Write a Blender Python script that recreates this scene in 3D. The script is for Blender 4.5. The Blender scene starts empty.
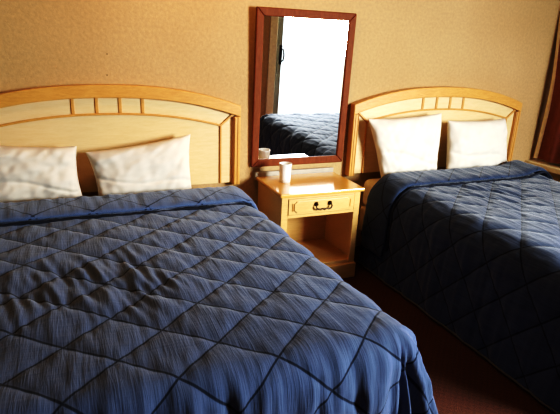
import bpy, bmesh, math, random
from mathutils import Vector, Matrix, noise
random.seed(3)
sc = bpy.context.scene
C = sc.collection
PI = math.pi

# ------------------------------------------------------------------ materials
def lin(r, g, b):
    f = lambda c: (c/255/12.92) if c <= 10 else ((c/255+.055)/1.055)**2.4
    return (f(r), f(g), f(b), 1)

class M:
    """small node helper"""
    def __init__(s, name):
        s.m = bpy.data.materials.new(name); s.m.use_nodes = True
        s.t = s.m.node_tree; s.n = s.t.nodes; s.b = s.n['Principled BSDF']
    def node(s, typ, **kw):
        n = s.n.new(typ)
        for k, v in kw.items(): setattr(n, k, v)
        return n
    def link(s, a, b): s.t.links.new(a, b)
    def set(s, **kw):
        for k, v in kw.items(): s.b.inputs[k.replace('_', ' ')].default_value = v
        return s
    def coords(s, kind='Object', scale=(1, 1, 1)):
        c = s.node('ShaderNodeTexCoord'); mp = s.node('ShaderNodeMapping')
        mp.inputs['Scale'].default_value = scale
        s.link(c.outputs[kind], mp.inputs['Vector']); return mp.outputs['Vector']
    def noise(s, vec, scale, detail=3, rough=.5, dist=0):
        n = s.node('ShaderNodeTexNoise'); n.inputs['Scale'].default_value = scale
        n.inputs['Detail'].default_value = detail; n.inputs['Roughness'].default_value = rough
        n.inputs['Distortion'].default_value = dist
        s.link(vec, n.inputs['Vector']); return n.outputs['Fac']
    def ramp(s, fac, *stops):
        r = s.node('ShaderNodeValToRGB'); e = r.color_ramp.elements
        while len(e) < len(stops): e.new(.5)
        for el, (p, c) in zip(e, stops): el.position = p; el.color = c
        s.link(fac, r.inputs['Fac']); return r.outputs['Color']
    def math(s, op, a, b=None):
        n = s.node('ShaderNodeMath', operation=op)
        for i, v in enumerate((a, b)):
            if v is None: continue
            if isinstance(v, (int, float)): n.inputs[i].default_value = v
            else: s.link(v, n.inputs[i])
        return n.outputs[0]
    def mix(s, fac, a, b, mode='MIX'):
        n = s.node('ShaderNodeMix', data_type='RGBA', blend_type=mode)
        for i, v in ((0, fac), (6, a), (7, b)):
            if isinstance(v, (int, float)): n.inputs[i].default_value = v
            elif isinstance(v, tuple): n.inputs[i].default_value = v
            else: s.link(v, n.inputs[i])
        return n.outputs[2]
    def bump(s, h, strength=.3, dist=.01, chain=None):
        n = s.node('ShaderNodeBump'); n.inputs['Strength'].default_value = strength
        n.inputs['Distance'].default_value = dist
        s.link(h, n.inputs['Height'])
        if chain is not None: s.link(chain, n.inputs['Normal'])
        s.link(n.outputs['Normal'], s.b.inputs['Normal']); return n.outputs['Normal']
    def col(s, c): s.link(c, s.b.inputs['Base Color'])

def mat_wall():
    m = M('painted_textured_wall'); v = m.coords()
    big = m.noise(v, 1.3, 2); fine = m.noise(v, 55, 4, .6)
    c = m.ramp(big, (.3, lin(188, 153, 106)), (.7, lin(199, 165, 118)))
    c2 = m.mix(m.ramp(fine, (.35, (.88, .88, .88, 1)), (.65, (1, 1, 1, 1))), c, c)
    mul = m.mix(1.0, c, m.ramp(fine, (.35, (.86, .86, .86, 1)), (.65, (1, 1, 1, 1))), 'MULTIPLY')
    m.col(mul); m.set(Roughness=.75)
    vo = m.noise(v, 38, 5, .65, .4)
    m.bump(vo, .32, .010)
    return m.m
def mat_plain(name, rgb, rough=.6, **kw):
    m = M(name); v = m.coords(); n = m.noise(v, 30, 3)
    a = lin(*rgb); b = tuple(x*.86 for x in a[:3])+(1,)
    m.col(m.ramp(n, (.3, b), (.7, a))); m.set(Roughness=rough, **kw)
    return m.m
def mat_wood(name, rgb, rgb2, scale=(2, 30, 30), rough=.35, coat=0., coat_rough=.1):
    m = M(name); v = m.coords('Object', scale)
    n = m.noise(v, 3.0, 4, .6, .6); n2 = m.noise(m.coords('Object', tuple(x*4 for x in scale)), 4, 2)
    c = m.ramp(n, (.3, lin(*rgb2)), (.68, lin(*rgb)))
    c = m.mix(.25, c, m.ramp(n2, (.35, lin(*rgb2)), (.6, lin(*rgb))))
    m.col(c); m.set(Roughness=rough, Coat_Weight=coat, Coat_Roughness=coat_rough)
    m.bump(n2, .06, .002)
    return m.m
def mat_carpet():
    m = M('maroon_carpet'); v = m.coords()
    n = m.noise(v, 160, 3, .7); big = m.noise(v, 3, 2)
    w = m.node('ShaderNodeTexChecker'); w.inputs['Scale'].default_value = 55
    w.inputs['Color1'].default_value = lin(82, 45, 27); w.inputs['Color2'].default_value = lin(98, 54, 32)
    m.link(v, w.inputs['Vector'])
    c = m.mix(.55, w.outputs['Color'], m.ramp(n, (.35, lin(64, 34, 20)), (.65, lin(112, 62, 38))))
    c = m.mix(1., c, m.ramp(big, (.3, (.85, .85, .85, 1)), (.7, (1, 1, 1, 1))), 'MULTIPLY')
    m.col(c); m.set(Roughness=.95); m.bump(n, .8, .01)
    return m.m
SX, SY = .265, .24
def mat_quilt(name, k=1.):
    m = M(name)
    uv = m.node('ShaderNodeTexCoord').outputs['UV']
    sp = m.node('ShaderNodeSeparateXYZ'); m.link(uv, sp.inputs[0])
    # wobble the stitch lines slightly
    wob = m.math('MULTIPLY', m.math('SUBTRACT', m.noise(uv, 9, 2), .5), .035)
    xs = m.math('DIVIDE', sp.outputs[0], SX); ys = m.math('DIVIDE', sp.outputs[1], SY)
    def line(op):
        a = m.math('ADD', m.math(op, xs, ys), wob)
        f = m.math('FRACT', a)
        return m.math('MINIMUM', f, m.math('SUBTRACT', 1.0, f))
    d1, d2 = line('ADD'), line('SUBTRACT')
    def core(d, w): return m.ramp(d, (0, (1, 1, 1, 1)), (w*.55, (.9, .9, .9, 1)), (w, (0, 0, 0, 1)))
    seam = m.math('MAXIMUM', core(d1, .028), core(d2, .022))
    mp = m.node('ShaderNodeMapping'); mp.inputs['Scale'].default_value = (120, 9, 1); m.link(uv, mp.inputs['Vector'])
    crimp = m.noise(mp.outputs['Vector'], 1.0, 3, .6, .4)
    mp2 = m.node('ShaderNodeMapping'); mp2.inputs['Scale'].default_value = (8, 60, 1); m.link(uv, mp2.inputs['Vector'])
    cross = m.noise(mp2.outputs['Vector'], 1.0, 2)
    big = m.noise(uv, 3.5, 3)
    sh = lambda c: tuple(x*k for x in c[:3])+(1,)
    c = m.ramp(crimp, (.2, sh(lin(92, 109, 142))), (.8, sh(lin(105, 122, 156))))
    c = m.mix(1., c, m.ramp(big, (.3, (.86, .86, .86, 1)), (.7, (1, 1, 1, 1))), 'MULTIPLY')
    c = m.mix(m.math('MULTIPLY', seam, .85), c, lin(13, 17, 30))
    m.col(c); m.set(Roughness=.85, Sheen_Weight=.34, Sheen_Roughness=.4)
    m.b.inputs['Specular IOR Level'].default_value = .12
    n = m.bump(crimp, .35, .008)
    n = m.bump(cross, .2, .006, n)
    return m.m
def mat_linen():
    m = M('white_pillow_cotton'); v = m.coords('Object', (6, 6, 14)); n = m.noise(v, 1.2, 4, .55, .6)
    m.col(m.ramp(n, (.3, lin(222, 212, 195)), (.7, lin(227, 217, 201)))); m.set(Roughness=.85)
    m.b.inputs['Specular IOR Level'].default_value = .2
    f = m.noise(m.coords('Object'), 220, 2)
    a = m.bump(n, .03, .010); m.bump(f, .1, .002, a)
    return m.m
def mat_glass():
    m = M('door_glass'); tr = m.node('ShaderNodeBsdfTransparent'); gl = m.node('ShaderNodeBsdfGlossy')
    gl.inputs['Roughness'].default_value = .02
    n = m.noise(m.coords(), 2, 1); fr = m.ramp(n, (0, (.95, .97, .97, 1)), (1, (.98, 1, 1, 1)))
    m.link(fr, tr.inputs['Color'])
    mx = m.node('ShaderNodeMixShader'); mx.inputs[0].default_value = .05
    m.link(tr.outputs[0], mx.inputs[1]); m.link(gl.outputs[0], mx.inputs[2])
    m.link(mx.outputs[0], m.n['Material Output'].inputs['Surface'])
    return m.m

WALL = mat_wall()
CARPET = mat_carpet()
CEIL = mat_plain('ceiling_plaster', (150, 132, 104), .9)
LOWBOUNCE = mat_wood('low_bounce_wall_wood', (84, 54, 32), (62, 38, 22), (12, 12, 1.5), .6)  # tone of the unseen left wall, made dark to cut bounce light
MAPLE = mat_wood('pale_maple_veneer', (226, 200, 154), (217, 188, 138), (3, 30, 22), .38)
GOLD = mat_wood('golden_oak_trim', (214, 164, 94), (194, 140, 74), (6, 30, 30), .36)
GOLDV = mat_wood('golden_oak_stile', (214, 164, 94), (194, 140, 74), (40, 40, 4), .36)
DARKTRIM = mat_wood('brown_groove_wood', (208, 156, 86), (188, 136, 70), (20, 20, 20), .45)
STAND = mat_wood('honey_wood', (224, 184, 120), (208, 164, 98), (5, 40, 40), .38)
STANDTOP = mat_wood('polished_honey_top', (228, 180, 100), (214, 160, 84), (4, 40, 40), .25, 1., .13)
MFRAME = mat_wood('reddish_brown_frame', (134, 78, 46), (110, 60, 34), (30, 30, 6), .6)
for _m in (MFRAME,): _m.node_tree.nodes['Principled BSDF'].inputs['Specular IOR Level'].default_value = .15
QUILT = mat_quilt('blue_quilted_cotton'); QUILT_SHADED = mat_quilt('shaded_blue_quilted_cotton', .38)  # second one is the same cloth, colour darkened for the right bed's shade
LINEN = mat_linen()
TICK = mat_plain('mattress_ticking', (222, 200, 160), .85)
BOXF = mat_plain('box_spring_fabric', (205, 180, 138), .9)
BLACKM = mat_plain('dark_bed_frame', (30, 26, 24), .6)
BRASS = mat_plain('antique_dark_brass', (58, 40, 24), .35, Metallic=.8)
CUPM = mat_plain('white_foam', (248, 246, 240), .5)
GREYLIP = mat_plain('grey_laminate_lip', (176, 166, 148), .5)
CURT = mat_plain('maroon_drape', (150, 82, 58), .9)
LINING = mat_plain('cream_drape_lining', (250, 228, 186), .9)
SILL = mat_plain('cream_sill', (246, 226, 184), .6)
ALU = mat_plain('grey_aluminium', (150, 152, 142), .4, Metallic=.3)
CREAMF = mat_plain('cream_painted_jamb', (246, 232, 200), .6)
DARKH = mat_plain('dark_handle_metal', (46, 44, 42), .4, Metallic=.6)
FOLDSHADE = mat_plain('dark_fold_shade', (22, 26, 40), .85)  # dark colour standing in for the shade beneath the fold
HEM = mat_plain('faded_hem_binding', (92, 84, 74), .8)
NAILM = mat_plain('dark_nail', (70, 48, 28), .6)
def mat_mirror():
    m = M('mirror_glass'); n = m.noise(m.coords(), 3, 1)
    m.col(m.ramp(n, (0, (.90, .92, .92, 1)), (1, (.92, .93, .93, 1)))); m.set(Metallic=1., Roughness=.0)
    return m.m
MIRROR = mat_mirror()
GLASS = mat_glass()

# ------------------------------------------------------------------ mesh helpers
def obj(name, bm, mat, parent=None, smooth=False, bevel=0, seg=2):
    bmesh.ops.recalc_face_normals(bm, faces=bm.faces)
    me = bpy.data.meshes.new(name); bm.to_mesh(me); bm.free()
    if smooth:
        for p in me.polygons: p.use_smooth = True
    me.materials.append(mat)
    o = bpy.data.objects.new(name, me); C.objects.link(o)
    if parent is not None: o.parent = parent
    if bevel:
        b = o.modifiers.new('bevel', 'BEVEL'); b.width = bevel; b.segments = seg; b.limit_method = 'ANGLE'
    return o
def box(bm, x0, x1, y0, y1, z0, z1):
    r = bmesh.ops.create_cube(bm, size=1)
    for v in r['verts']:
        v.co = Vector(((x0+x1)/2+v.co.x*(x1-x0), (y0+y1)/2+v.co.y*(y1-y0), (z0+z1)/2+v.co.z*(z1-z0)))
    return bm
def newbox(*a): return box(bmesh.new(), *a)
def prism(bm, pts, y0, y1):
    """polygon in x-z (list of (x,z)) extruded along y"""
    a = [bm.verts.new((x, y0, z)) for x, z in pts]; b = [bm.verts.new((x, y1, z)) for x, z in pts]
    n = len(pts); bm.faces.new(a); bm.faces.new(b[::-1])
    for i in range(n):
        j = (i+1) % n; bm.faces.new((a[i], b[i], b[j], a[j]))
    return bm
def strip(bm, upper, lower, y0, y1):
    """solid band between two polylines in x-z of equal length"""
    n = len(upper)
    g = [[bm.verts.new((p[0], y, p[1])) for p in L] for L in (upper, lower) for y in (y0, y1)]
    uf, ub, lf, lb = g
    for i in range(n-1):
        bm.faces.new((uf[i], uf[i+1], lf[i+1], lf[i])); bm.faces.new((ub[i+1], ub[i], lb[i], lb[i+1]))
        bm.faces.new((uf[i+1], uf[i], ub[i], ub[i+1])); bm.faces.new((lf[i], lf[i+1], lb[i+1], lb[i]))
    for i in (0, n-1): bm.faces.new((uf[i], lf[i], lb[i], ub[i]))
    return bm
def tube(bm, pts, r, n=8, caps=True):
    pts = [Vector(p) for p in pts]; rr = r if isinstance(r, (list, tuple)) else [r]*len(pts)
    rings = []
    up = None
    for i, p in enumerate(pts):
        t = (pts[min(i+1, len(pts)-1)]-pts[max(i-1, 0)]).normalized()
        if up is None: up = t.orthogonal().normalized()
        up = (up-t*up.dot(t)).normalized(); w = t.cross(up)
        rings.append([bm.verts.new(p+(up*math.cos(2*PI*k/n)+w*math.sin(2*PI*k/n))*rr[i]) for k in range(n)])
    for a, b in zip(rings, rings[1:]):
        for k in range(n): bm.faces.new((a[k], a[(k+1) % n], b[(k+1) % n], b[k]))
    if caps: bm.faces.new(rings[0][::-1]); bm.faces.new(rings[-1])
    return bm
def lathe(bm, prof, c=(0, 0, 0), n=32, axis='Z'):
    rings = []
    for r, h in prof:
        ring = []
        for k in range(n):
            a = 2*PI*k/n
            d = (r*math.cos(a), r*math.sin(a), h) if axis == 'Z' else (r*math.cos(a), -h, r*math.sin(a))
            ring.append(bm.verts.new(Vector(c)+Vector(d)))
        rings.append(ring)
    for a, b in zip(rings, rings[1:]):
        for k in range(n): bm.faces.new((a[k], a[(k+1) % n], b[(k+1) % n], b[k]))
    if prof[0][0] > 1e-6: bm.faces.new(rings[0])
    if prof[-1][0] > 1e-6: bm.faces.new(rings[-1])
    bmesh.ops.remove_doubles(bm, verts=bm.verts, dist=1e-6)
    return bm
def thing(name, label, cat, loc=(0, 0, 0), group=None):
    o = bpy.data.objects.new(name, None); C.objects.link(o); o.location = loc
    o['label'] = label; o['category'] = cat
    if group: o['group'] = group
    return o
def tag(o, label, cat, group=None):
    o['label'] = label; o['category'] = cat
    if group: o['group'] = group
    return o
def struct(name, bm, mat, parent=None, **kw):
    o = obj(name, bm, mat, parent, **kw)
    if parent is None: o['kind'] = 'structure'
    return o
def dup(root, loc, label):
    r = root.copy(); C.objects.link(r); r.location = loc; r['label'] = label
    for ch in list(root.children):
        c = ch.copy(); C.objects.link(c); c.parent = r
        for g in list(ch.children):
            d = g.copy(); C.objects.link(d); d.parent = c
    return r

# ------------------------------------------------------------------ the room
XL, XR, YF, H = -4.2, 2.70, -3.30, 2.45
DX0, DX1, DZ = 1.50, 2.70, 2.12       # glazed door opening in the front wall
struct('floor', newbox(XL-.1, XR+.1, YF-.1, .1, -.08, 0), CARPET)
struct('ceiling', newbox(XL-.1, XR+.1, YF-.1, .1, H, H+.08), CEIL)
struct('wall_back', newbox(XL-.1, XR+.1, 0, .1, 0, H), WALL)
struct('wall_left', newbox(XL-.1, XL, YF-.1, 0, 0, H), LOWBOUNCE)
struct('wall_right', newbox(XR, XR+.1, YF-.1, 0, 0, H), WALL)
bm = newbox(XL, DX0, YF-.1, YF, 0, H); box(bm, DX0, DX1, YF-.1, YF, DZ, H)
struct('wall_front', bm, WALL)
# glazed door seen in the mirror
d = bpy.data.objects.new('door_1', None); C.objects.link(d); d['kind'] = 'structure'; d.location = (0, YF, 0)
bm = newbox(DX0, DX0+.10, -.1, .03, 0, DZ); box(bm, DX0+.10, DX1, -.1, .03, DZ-.06, DZ); box(bm, DX1-.02, DX1, -.1, .0, 0, DZ-.06)
obj('door_frame', bm, CREAMF, d, bevel=.004)
bm = newbox(DX0+.10, DX0+.20, -.075, -.03, .03, DZ-.06); box(bm, DX0+.20, DX1-.02, -.075, -.03, .03, .13)
box(bm, DX0+.20, DX1-.02, -.075, -.03, DZ-.10, DZ-.06)
obj('door_stile', bm, ALU, d, bevel=.004)
obj('door_pane', newbox(DX0+.20, DX1-.02, -.056, -.05, .13, DZ-.10), GLASS, d)
bm = newbox(DX0+.165, DX0+.20, -.03, -.018, .96, 1.20)
tube(bm, [(DX0+.185, -.018, 1.0), (DX0+.20, .02, 1.01), (DX0+.205, .03, 1.07), (DX0+.20, .02, 1.15), (DX0+.185, -.018, 1.16)], .011, 8)
obj('door_handle', bm, DARKH, d)
obj('door_sill', newbox(DX0+.1, DX1-.02, -.1, .0, 0, .03), ALU, d)

# ------------------------------------------------------------------ headboards
W = 1.528; HB, HS, HP = .575, 1.072, 1.190
def arch(x, off=0.): return HS+(HP-HS)*(1-abs(x/(W/2))**2.3)-off
def arch_pts(x0, x1, off, n=40): return [(x0+(x1-x0)*i/n, arch(x0+(x1-x0)*i/n, off)) for i in range(n+1)]
def make_headboard(label, loc):
    t = thing('arched_headboard', label, 'headboard', loc, 'arched wooden headboards on the back wall')
    hw = W/2
    xs = [-hw+.03+(W-.06)*i/40 for i in range(41)]
    obj('panel', strip(bmesh.new(), [(x, arch(x, .03)) for x in xs], [(x, HB+.012) for x in xs], -.036, -.003), MAPLE, t)
    # arched top rail
    obj('top_rail', strip(bmesh.new(), arch_pts(-hw, hw, 0), [(x, max(arch(x, .070), .0)) for x, _ in arch_pts(-hw, hw, 0)], -.064, -.002), GOLD, t, bevel=.005)
    for s in (-1, 1):
        a, b = sorted((s*hw, s*(hw-.044)))
        bm = bmesh.new(); prism(bm, [(a, HB), (b, HB), (b, HS-.066), (a, HS-.066)], -.064, -.002)
        obj('side_stile', bm, GOLDV, t, bevel=.005)
        for e in (.014, .034):
            a, b = sorted((s*(hw-e), s*(hw-e-.006)))
            obj('stile_bead', newbox(a, b, -.068, -.060, HB+.006, HS-.070), DARKTRIM, t, bevel=.002)
    # inner moulding: two uprights, an arch between them
    ix = hw-.122
    def za(x): return 1.030-.078*(abs(x)/ix)**2.2
    zi = za(ix)
    for s in (-1, 1):
        a, b = sorted((s*(ix-.006), s*(ix+.006)))
        obj('inner_upright', newbox(a, b, -.047, -.030, HB+.012, zi), DARKTRIM, t, bevel=.003)
        p = [(s*ix, zi), (s*(hw-.046), arch(hw-.046, .070))]
        d = Vector((p[1][0]-p[0][0], p[1][1]-p[0][1])).normalized(); nn = Vector((-d.y, d.x))*.006
        bm = bmesh.new(); prism(bm, [(p[0][0]+nn.x, p[0][1]+nn.y), (p[0][0]-nn.x, p[0][1]-nn.y), (p[1][0]-nn.x, p[1][1]-nn.y), (p[1][0]+nn.x, p[1][1]+nn.y)], -.047, -.030)
        obj('mitre_strip', bm, DARKTRIM, t, bevel=.002)
    up = [(x, za(x)+.006) for x, _ in arch_pts(-ix, ix, 0)]; lo = [(x, z-.012) for x, z in up]
    obj('inner_arch', strip(bmesh.new(), up, lo, -.047, -.030), DARKTRIM, t, bevel=.003)
    for x in (-.184, -.0615, .0615, .184):
        bm = bmesh.new(); z0 = za(x)+.006; z1 = arch(x, .066)
        prism(bm, [(x-.010, z0), (x+.010, z0), (x+.010, z1), (x-.010, z1)], -.042, -.030)
        obj('slat', bm, DARKTRIM, t, bevel=.004)
    return t
CXL, CXR = -.7472, .834+.7472
hb = make_headboard('arched pale wood headboard behind the larger bed at left, cut by the frame', (CXL, 0, 0))
dup(hb, (CXR, 0, 0), 'arched pale wood headboard right of the mirror, whole arch visible')

# ------------------------------------------------------------------ beds
def make_bed(label, loc):
    t = thing('double_bed', label, 'bed', loc, 'double beds')
    w = .665; y0, y1 = -.085, -1.865
    def slab(z0, z1, r):
        bm = newbox(-w, w, y1, y0, z0, z1); return bm
    obj('mattress', slab(.365, .565, 0), TICK, t, smooth=False, bevel=.045, seg=4)
    obj('box_spring', slab(.175, .362, 0), BOXF, t, bevel=.02, seg=3)
    bm = newbox(-w+.02, w-.02, y1+.02, y1+.06, .135, .173); box(bm, -w+.02, w-.02, y0-.06, y0-.02, .135, .173)
    box(bm, -w+.02, -w+.06, y1+.06, y0-.06, .135, .173); box(bm, w-.06, w-.02, y1+.06, y0-.06, .135, .173)
    obj('bed_frame', bm, BLACKM, t)
    for x in (-w+.06, w-.06):
        for y in (y0-.10, y1+.10):
            obj('leg', lathe(bmesh.new(), [(.018, .0), (.022, .02), (.022, .135)], (x, y, 0), 12), BLACKM, t)
    return t
bed = make_bed('larger double bed at left under a sunlit blue quilt', (CXL, 0, 0))
dup(bed, (CXR, 0, 0), 'farther double bed right of the nightstand, its mattress corner showing')

# quilted bedspread ------------------------------------------------
ZT = .600            # height of the spread's flat top
def prof(d, R, flare=.10):
    q = R*PI/2
    if d <= 0: return 0, 0
    if d < q: return R*math.sin(d/R), R*(1-math.cos(d/R))
    e = d-q
    return R+flare*e, R+e*math.sqrt(1-flare*flare)
def seam_h(u, v):
    a = u/SX+v/SY; b = u/SX-v/SY
    da = abs(a-round(a)); db = abs(b-round(b))
    k = 1-math.exp(-(da/.10)); l = 1-math.exp(-(db/.10))
    return .0085*k*l
def ridge(u, v, su, sv, seed):
    return noise.noise(Vector((u*su, v*sv, seed)))
def make_spread(name, label, loc, vhead, vfoot, drop, phase, amp, seed, pucker=None, R=.085, warp=(1, 1), mat=None, flarek=.10, hump=0):
    """cloth coordinates: u across the bed (0 = middle), v along it (negative = towards the foot)"""
    st = .0085; BX = .70-R
    q = R*PI/2; D = q+(drop-R)
    nu = int(round(2*(BX+D)/st)); nv = int(round((vhead-vfoot+D)/st))
    V = []; UV = []; 
    for j in range(nv+1):
        v = vhead-(vhead-vfoot+D)*j/nv
        for i in range(nu+1):
            u = -(BX+D)+2*(BX+D)*i/nu
            du = max(0, abs(u)-BX); dv = max(0, vfoot-v); s = 1 if u >= 0 else -1
            uu, vv = (u+phase[0]), (v+phase[1])
            h = seam_h(uu, vv)
            h += .0035*ridge(u, v, 42, 9, seed)+.009*ridge(u, v, 5, 4, seed+5)
            if pucker:
                for (pu, pv, pr, pa) in pucker:
                    g = math.exp(-((u-pu)**2+(v-pv)**2)/(pr*pr))
                    h += pa*g*(ridge(u+.25*v, v, 36, 6, seed+9))
            if du == 0 and dv == 0:
                P = Vector((u, v, ZT)); N = Vector((0, 0, 1)); d = 0; dirn = None
            else:
                d = max(du, dv)
                if dv == 0: dirn = Vector((s, 0, 0)); base = Vector((s*BX, v, ZT))
                elif du == 0: dirn = Vector((0, -1, 0)); base = Vector((u, vfoot, ZT))
                else:
                    ang = PI/4*(dv/du) if du >= dv else PI/2-PI/4*(du/dv)
                    dirn = Vector((s*math.cos(ang), -math.sin(ang), 0)); base = Vector((s*BX, vfoot, ZT))
                o, z = prof(d, R, .10 if not (du > 0 and dv > 0) else .10+(flarek-.10)*math.sin(2*ang)**.7)
                t = min(1, d/q)*PI/2
                N = dirn*math.sin(t)+Vector((0, 0, 1))*math.cos(t)
                P = base+dirn*o-Vector((0, 0, z))
                # gathered folds below the edge
                if du > 0 and dv > 0: w = (PI/2*.30)*(ang/(PI/2))+s*BX
                elif dv == 0: w = v*1.0
                else: w = u
                k = min(1, max(0, (d-.03)/.16))
                foot = 1 if dv > 0 else .35
                if du > 0 and dv > 0:
                    foot = .6
                    h += .030*k*math.sin(6*ang+.6+seed)
                h += amp*foot*k*(.75*ridge(w, d, 30, 2.2, seed+2)+.5*ridge(w, d, 9, 1., seed+3))
            P = P+N*(h+.006); wt = min(1, (vhead-v)/(vhead-vfoot)); P.x *= warp[0]+(warp[1]-warp[0])*wt
            V.append(P); UV.append((uu, vv))
    F = []
    for j in range(nv):
        for i in range(nu):
            a = j*(nu+1)+i; F.append((a, a+nu+1, a+nu+2, a+1))
    V = [Vector((p.x, p.y, max(p.z, .012))) for p in V]
    me = bpy.data.meshes.new(name); me.from_pydata(V, [], F)
    uvl = me.uv_layers.new(name='UVMap')
    vi = [0]*len(me.loops); me.loops.foreach_get('vertex_index', vi)
    flat = []
    for k in vi: flat.extend(UV[k])
    uvl.data.foreach_set('uv', flat)
    me.polygons.foreach_set('use_smooth', [True]*len(me.polygons))
    me.materials.append(mat or QUILT)
    o = bpy.data.objects.new(name, me); C.objects.link(o); o.location = loc
    tag(o, label, 'bedspread', 'navy diamond-quilted bedspreads')
    # the turned-down upper edge, a soft double layer across the bed and part way down both sides
    L = BX+q+.30; n = int(2*L/.01); m = 26; VV = []; UU = []
    y0, y1, th = vhead+.005, vhead-.25, .050
    for i in range(n+1):
        u = -L+2*L*i/n; du = max(0, abs(u)-BX); s = 1 if u >= 0 else -1
        og, z = prof(du, R); t = min(1, du/q)*PI/2
        N = Vector((s*math.sin(t), 0, math.cos(t))); base = Vector((u if du == 0 else s*(BX+og), 0, ZT-z))
        end = min(1, (L-abs(u))/.12); f = math.sqrt(max(0.0, 1-(1-end)**2))*.95+.05
        wv = .014*ridge(u, 0, 3.2, 1, seed+20)
        for k in range(m):
            a = 2*PI*k/m
            ca, sa = math.cos(a), math.sin(a)
            sx = math.copysign(abs(ca)**.7, ca); sy = math.copysign(abs(sa)**.8, sa)
            yy = (y0+y1)/2+sx*(y0-y1)/2*(.82+.18*f)+wv-.10*max(0, du-.05)*.6
            hh = .026+.02*hump*math.exp(-((u-BX)/.10)**2)+(sy*.5)*th*f*(.85+.15*sx)*(1+.28*ridge(u, sx, 7, 2, seed+7))+(.006*ridge(u*1.0, yy, 30, 6, seed+8) if sa > -.2 else 0)
            P = base+N*max(hh, .002)+Vector((0, yy, 0)); P.x *= warp[0]
            VV.append(P); UU.append((u+phase[0], phase[1]-yy+.12 if sa > 0 else yy+phase[1]))
    FF = []
    for i in range(n):
        for k in range(m):
            a = i*m+k; b = i*m+(k+1) % m; FF.append((a, b, b+m, a+m))
    FF.append(tuple(range(m))[::-1]); FF.append(tuple(n*m+k for k in range(m)))
    me = bpy.data.meshes.new('turned_down_edge'); me.from_pydata(VV, [], FF)
    uvl = me.uv_layers.new(name='UVMap')
    vi = [0]*len(me.loops); me.loops.foreach_get('vertex_index', vi)
    flat = []
    for k in vi: flat.extend(UU[k])
    uvl.data.foreach_set('uv', flat)
    me.polygons.foreach_set('use_smooth', [True]*len(me.polygons)); me.materials.append(mat or QUILT)
    e = bpy.data.objects.new('turned_down_edge', me); C.objects.link(e); e.parent = o
    shade_line = []  # dark tube added as the shadow line under the fold's front lip
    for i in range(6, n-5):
        ring = VV[i*m:(i+1)*m]; c0 = ring[m//2]; shade_line.append(c0+Vector((0, -.002, 0))+(ring[3*m//4]-ring[m//4])*.30)
    obj('fold_shadow_line', tube(bmesh.new(), shade_line, .0075, 8), FOLDSHADE, e, smooth=True)
    # stitched hem binding along the lower edge
    def rim(u, v):
        du = max(0, abs(u)-BX); dv = max(0, vfoot-v); s = 1 if u >= 0 else -1
        i = round((u+BX+D)/(2*(BX+D))*nu); j = round((vhead-v)/(vhead-vfoot+D)*nv)
        return V[min(nv, j)*(nu+1)+min(nu, i)]
    pts = []
    N1 = 60
    for i in range(N1): pts.append(rim(BX+D, vhead-(vhead-vfoot+D)*i/N1))
    for i in range(N1): pts.append(rim((BX+D)-2*(BX+D)*i/N1, vfoot-D))
    for i in range(N1+1): pts.append(rim(-(BX+D), vfoot-D+(vhead-vfoot+D)*i/N1))
    obj('hem_binding', tube(bmesh.new(), pts, .0055, 6), HEM, o, smooth=True)
    return o
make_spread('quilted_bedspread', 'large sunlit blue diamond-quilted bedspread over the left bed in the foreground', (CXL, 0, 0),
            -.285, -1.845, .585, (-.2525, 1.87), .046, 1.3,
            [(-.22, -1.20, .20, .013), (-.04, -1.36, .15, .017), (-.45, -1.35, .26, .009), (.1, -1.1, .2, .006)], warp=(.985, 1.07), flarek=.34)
make_spread('quilted_bedspread', 'blue diamond-quilted bedspread darkened for shade over the right bed, its near side in black shadow', (CXR, 0, 0),
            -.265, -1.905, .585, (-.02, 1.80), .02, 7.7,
            [(-.1, -.7, .3, .012)], R=.15, mat=QUILT_SHADED, hump=1.6)

# ------------------------------------------------------------------ pillows
def make_pillow(label, TL, TR, BR, BL, th, seed, sag=.0):
    TL, TR, BR, BL = map(Vector, (TL, TR, BR, BL))
    c = (TL+TR+BR+BL)/4; c.z = min(BL.z, BR.z)
    n = 44; V = []; F = []
    nrm = (TR-TL).cross(BL-TL).normalized()
    if nrm.y > 0: nrm = -nrm           # towards the room
    idx = {}
    for side in (1, -1):
        for j in range(n+1):
            for i in range(n+1):
                if side == -1 and (i in (0, n) or j in (0, n)):
                    idx[(side, i, j)] = idx[(1, i, j)]; continue
                a, b = i/n, j/n; p, q = 2*a-1, 2*b-1
                P = TL*(1-a)*(1-b)+TR*a*(1-b)+BR*a*b+BL*(1-a)*b
                X = (TR-TL).normalized(); Z = (TL-BL).normalized()
                # edges bow inwards between pointed corners
                P += -X*p*abs(p)*.016*(1-q*q) + Z*q*abs(q)*.012*(1-p*p)
                e = max(0, (1-p**4))**.55*max(0, (1-q**4))**.55
                w = noise.noise(Vector((p*2.2+q, q*2.0, seed)))*.016 + noise.noise(Vector((p*6, q*5+p*3, seed+3)))*.007
                w += .010*noise.noise(Vector((p*9*(1+.3*q), q*2, seed+6)))*max(0, abs(p)-.3)
                crease = -.007*math.exp(-((q-.35-.25*p+.1*math.sin(3*p+seed))/.07)**2)
                d = (th/2*e+(w+crease)*min(1, 3*e)) if side == 1 else -th/2*e
                P = P+nrm*d
                idx[(side, i, j)] = len(V); V.append(P-c)
        for j in range(n):
            for i in range(n):
                f = (idx[(side, i, j)], idx[(side, i, j+1)], idx[(side, i+1, j+1)], idx[(side, i+1, j)])
                F.append(f if side == 1 else f[::-1])
    me = bpy.data.meshes.new('pillow'); me.from_pydata(V, [], F)
    me.polygons.foreach_set('use_smooth', [True]*len(me.polygons)); me.materials.append(LINEN)
    o = bpy.data.objects.new('pillow', me); C.objects.link(o); o.location = c
    s = o.modifiers.new('sub', 'SUBSURF'); s.levels = 1; s.render_levels = 1
    tag(o, label, 'pillow', 'white pillows against the headboards')
    return o
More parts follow.
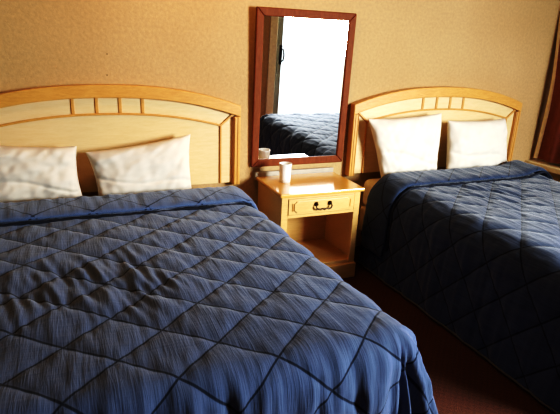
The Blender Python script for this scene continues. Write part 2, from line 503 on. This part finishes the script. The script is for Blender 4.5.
make_pillow('crumpled white pillow at far left of the picture, cut by its edge', (-1.42, -.135, .915), (-.925, -.140, .880), (-.915, -.178, .590), (-1.42, -.178, .585), .15, 2.1)
make_pillow('white pillow on the left bed, its top right corner tilted up', (-.895, -.140, .845), (-.308, -.130, .925), (-.312, -.182, .575), (-.845, -.182, .570), .14, 5.4)
make_pillow('white pillow on the right bed nearer the mirror, overlapping the headboard edge', (.875, -.140, .990), (1.490, -.145, 1.022), (1.500, -.178, .578), (1.005, -.178, .578), .14, 9.2)
make_pillow('white pillow on the right bed farthest right, squarer than its neighbour', (1.545, -.145, .968), (2.110, -.140, .972), (2.195, -.178, .578), (1.570, -.178, .578), .14, 12.8)

# ------------------------------------------------------------------ mirror
mx0, mx1, mz0, mz1 = .105, .778, .674, 1.640
t = thing('wall_mirror', 'tall mirror in reddish brown wooden frame above the nightstand', 'mirror', ((mx0+mx1)/2, -.003, mz0))
hw, hh, fw = (mx1-mx0)/2, mz1-mz0, .048
for s in (-1, 1):
    a, b = sorted((s*hw, s*(hw-fw)))
    o = obj('frame_stile', prism(bmesh.new(), [(a, 0 if a == s*hw else fw), (b, 0 if b == s*hw else fw), (b, hh-(0 if b == s*hw else fw)), (a, hh-(0 if a == s*hw else fw))], -.026, 0), MFRAME, t, bevel=.007, seg=3)
for z0, z1 in ((0, fw), (hh, hh-fw)):
    obj('frame_rail', prism(bmesh.new(), [(-hw, z0), (hw, z0), (hw-fw, z1), (-hw+fw, z1)], -.026, 0), MFRAME, t, bevel=.007, seg=3)
obj('mirror_glass', newbox(-hw+fw-.004, hw-fw+.004, -.014, -.010, fw-.004, hh-fw+.004), MIRROR, t)
t.rotation_euler = (math.radians(1.75), 0, 0)

# ------------------------------------------------------------------ nightstand
nx0, nx1, ny0, ny1, nz = .133, .701, -.044, -.456, .614
t = thing('nightstand', 'light wood nightstand with one drawer and open shelf between the beds', 'nightstand', ((nx0+nx1)/2, 0, 0))
w = (nx1-nx0)/2; b = w-.016; fy = ny1+.020
obj('table_top', newbox(-w, w, ny1, ny0, nz-.024, nz), STANDTOP, t, bevel=.006, seg=3)
obj('back_lip', newbox(-w-.004, w+.004, ny0+.002, ny0+.022, nz-.02, nz+.028), GREYLIP, t, bevel=.004)
for s in (-1, 1):
    x0, x1 = sorted((s*b, s*(b-.020)))
    obj('side_panel', newbox(x0, x1, fy+.022, ny0, .105, nz-.024), STAND, t)
    x0, x1 = sorted((s*b, s*(b-.042)))
    obj('front_stile', newbox(x0, x1, fy, fy+.022, .105, nz-.024), STAND, t, bevel=.003)
obj('back_panel', newbox(-b+.020, b-.020, ny0-.012, ny0, .12, nz-.024), STAND, t)
obj('shelf', newbox(-b+.020, b-.020, fy+.004, ny0-.012, .105, .128), STAND, t, bevel=.003)
obj('plinth', newbox(-b-.010, b+.010, fy-.012, ny0, 0, .105), STAND, t, bevel=.008, seg=3)
zc0, zc1 = .455, nz-.026
bm = newbox(-b+.042, b-.042, fy, fy+.02, zc0, zc0+.018); box(bm, -b+.042, b-.042, fy, fy+.02, zc1-.014, zc1)
obj('drawer_rail', bm, STAND, t)
dx = b-.045; dz0, dz1 = zc0+.020, zc1-.016
dr = obj('drawer', newbox(-dx, dx, fy-.004, fy+.30, dz0, dz1), STAND, t, bevel=.002)
# raised field with rounded notched ends
fx, fz0, fz1 = dx-.035, dz0+.012, dz1-.012
pts = []
for cx, cz, a0 in ((fx, fz1, PI), (fx, fz0, PI/2), (-fx, fz0, 0), (-fx, fz1, -PI/2)):
    for k in range(7):
        a = a0+k/6*(PI/2)
        pts.append((cx+.014*math.cos(a), cz+.014*math.sin(a)))
obj('raised_field', prism(bmesh.new(), pts, fy-.011, fy-.003), STAND, dr, bevel=.003)
for s in (-1, 1):
    x0, x1 = sorted((s*(fx+.004), s*(fx+.012)))
    obj('end_bead', newbox(x0, x1, fy-.008, fy-.003, fz0+.012, fz1-.012), DARKTRIM, dr, bevel=.002)
zc = (dz0+dz1)/2+.012
hnd = bmesh.new()
for s in (-1, 1):
    lathe(hnd, [(.0, 0), (.013, 0), (.014, .003), (.010, .006), (.006, .014), (.007, .018), (.0, .020)], (s*.046, fy-.011, zc), 14, 'Y')
bail = [(-.046, fy-.028, zc), (-.054, fy-.030, zc-.012), (-.046, fy-.033, zc-.026), (-.028, fy-.034, zc-.030), (-.014, fy-.034, zc-.026), (0, fy-.034, zc-.031),
        (.014, fy-.034, zc-.026), (.028, fy-.034, zc-.030), (.046, fy-.033, zc-.026), (.054, fy-.030, zc-.012), (.046, fy-.028, zc)]
tube(hnd, bail, [.004, .0045, .005, .005, .0045, .006, .0045, .005, .005, .0045, .004], 8)
h = obj('bail_handle', hnd, BRASS, dr, smooth=True); h['label'] = 'dark brass bail pull'

# cup ---------------------------------------------------------------
bm = bmesh.new()
lathe(bm, [(0, .004), (.028, .004), (.0285, 0), (.030, 0), (.0315, .03), (.0345, .098), (.0362, .101), (.0362, .106), (.0338, .106), (.0325, .095), (.0285, .008), (0, .008)], (0, 0, 0), 32)
cup = obj('foam_cup', bm, CUPM, smooth=True); cup.location = (.268, -.20, nz+.0005); cup.scale = (1.12, 1.12, 1.12)
tag(cup, 'small white cup standing on the nightstand in front of the mirror', 'cup')

# ------------------------------------------------------------------ curtain at the right edge
def curtain():
    t = thing('window_curtain', 'dark maroon curtain with cream lining edge at the right picture edge', 'curtain', (2.66, 0, 0))
    ztop, zbot = 2.25, .615
    def edge(z):           # how far the leading edge stands off the back wall at height z
        return -.030-.045*math.sin(PI*min(1, max(0, (z-.6)/1.1)))*.5 + .055*max(0, (z-1.25))
    nz_, nyy = 60, 120; bm = bmesh.new(); G = []
    for j in range(nz_+1):
        z = zbot+(ztop-zbot)*j/nz_; row = []
        for i in range(nyy+1):
            s = i/nyy; y = edge(z)-.030-s*1.43
            x = -.035+.022*math.sin(s*46+.4*math.sin(z*2))*min(1, s*14)+.006*math.sin(z*3+s*9)
            row.append(bm.verts.new((x, y, z)))
        G.append(row)
    for j in range(nz_):
        for i in range(nyy): bm.faces.new((G[j][i], G[j][i+1], G[j+1][i+1], G[j+1][i]))
    o = obj('drape', bm, CURT, t, smooth=True)
    bm = bmesh.new(); G = []
    for j in range(nz_+1):
        z = zbot+(ztop-zbot)*j/nz_
        y = edge(z)
        G.append([bm.verts.new(p) for p in ((-.034, y-.036, z), (-.046, y-.024, z), (-.046, y-.006, z), (-.034, y, z), (-.020, y-.016, z))])
    for j in range(nz_):
        for i in range(4): bm.faces.new((G[j][i], G[j][i+1], G[j+1][i+1], G[j+1][i]))
    o = obj('lining_edge', bm, LINING, t, smooth=True); o['label'] = 'cream lining edge'
    bm = bmesh.new(); tube(bm, [(-.02, -.03, 2.27), (-.02, -1.5, 2.27)], .012, 12)
    obj('curtain_rod', bm, ALU, t, smooth=True)
curtain()
struct('trim_1', newbox(2.57, 2.70, -1.55, 0, .545, .590), SILL, bevel=.008)

# nails
for k, (x, z, lab) in enumerate(((-.734, 1.348, 'upper of two tiny dark nail marks on wall above left headboard'), (-.741, 1.237, 'lower of two tiny dark nail marks on wall, just above left headboard'))):
    o = obj('wall_nail', lathe(bmesh.new(), [(0, 0), (.003, 0), (.0034, .002), (.002, .003), (0, .0035)], (0, 0, 0), 10, 'Y'), NAILM)
    o.location = (x, 0, z); tag(o, lab, 'nail', 'nail marks on the back wall')

# ------------------------------------------------------------------ light
w = bpy.data.worlds.new('World'); sc.world = w; w.use_nodes = True
bg = w.node_tree.nodes['Background']; bg.inputs['Color'].default_value = (.92, .96, 1, 1); bg.inputs['Strength'].default_value = 2.4
def area(name, loc, rot, sx, sy, energy, col):
    L = bpy.data.lights.new(name, 'AREA'); L.shape = 'RECTANGLE'; L.size = sx; L.size_y = sy; L.energy = energy; L.color = col
    o = bpy.data.objects.new(name, L); C.objects.link(o); o.location = loc; o.rotation_euler = rot; return o
dl = area('daylight', (2.55, -3.86, 1.80), (math.radians(70), 0, math.radians(46)), 1.3, 1.6, 440, (.92, .96, 1.0)); dl.data.spread = math.radians(140)
def point(name, loc, energy, col, r):
    L = bpy.data.lights.new(name, 'POINT'); L.energy = energy; L.color = col; L.shadow_soft_size = r
    o = bpy.data.objects.new(name, L); C.objects.link(o); o.location = loc; return o
point('ceiling_lamp', (-.3, -.85, 2.38), 26, (1, .56, .20), .10)

# ------------------------------------------------------------------ camera
cam = bpy.data.cameras.new('camera'); co = bpy.data.objects.new('camera', cam); C.objects.link(co)
r = Vector((.91974295, -.39023076, .04234206)); u = Vector((.08627705, .3062159, .94804435)); f = Vector((.38292188, .86830396, -.31530788))
m = Matrix((r, u, -f)).transposed().to_4x4(); m.translation = Vector((-.983614526, -2.98209171, 1.45771658))
co.matrix_world = m
cam.sensor_width = 36; cam.lens = 500.985759*36/560; cam.clip_start = .02
sc.camera = co
sc.view_settings.view_transform = 'Standard'; sc.view_settings.look = 'None'; sc.view_settings.exposure = 0
sc.view_settings.use_curve_mapping = True
cm = sc.view_settings.curve_mapping; cv = cm.curves[3]
for p in ((.09, .032), (.25, .20), (.6, .65)): cv.points.new(*p)
cm.update()
sc.cycles.max_bounces = 8; sc.cycles.diffuse_bounces = 5; sc.cycles.glossy_bounces = 5; sc.cycles.transparent_max_bounces = 8
sc.cycles.sample_clamp_indirect = 6; sc.cycles.caustics_refractive = False
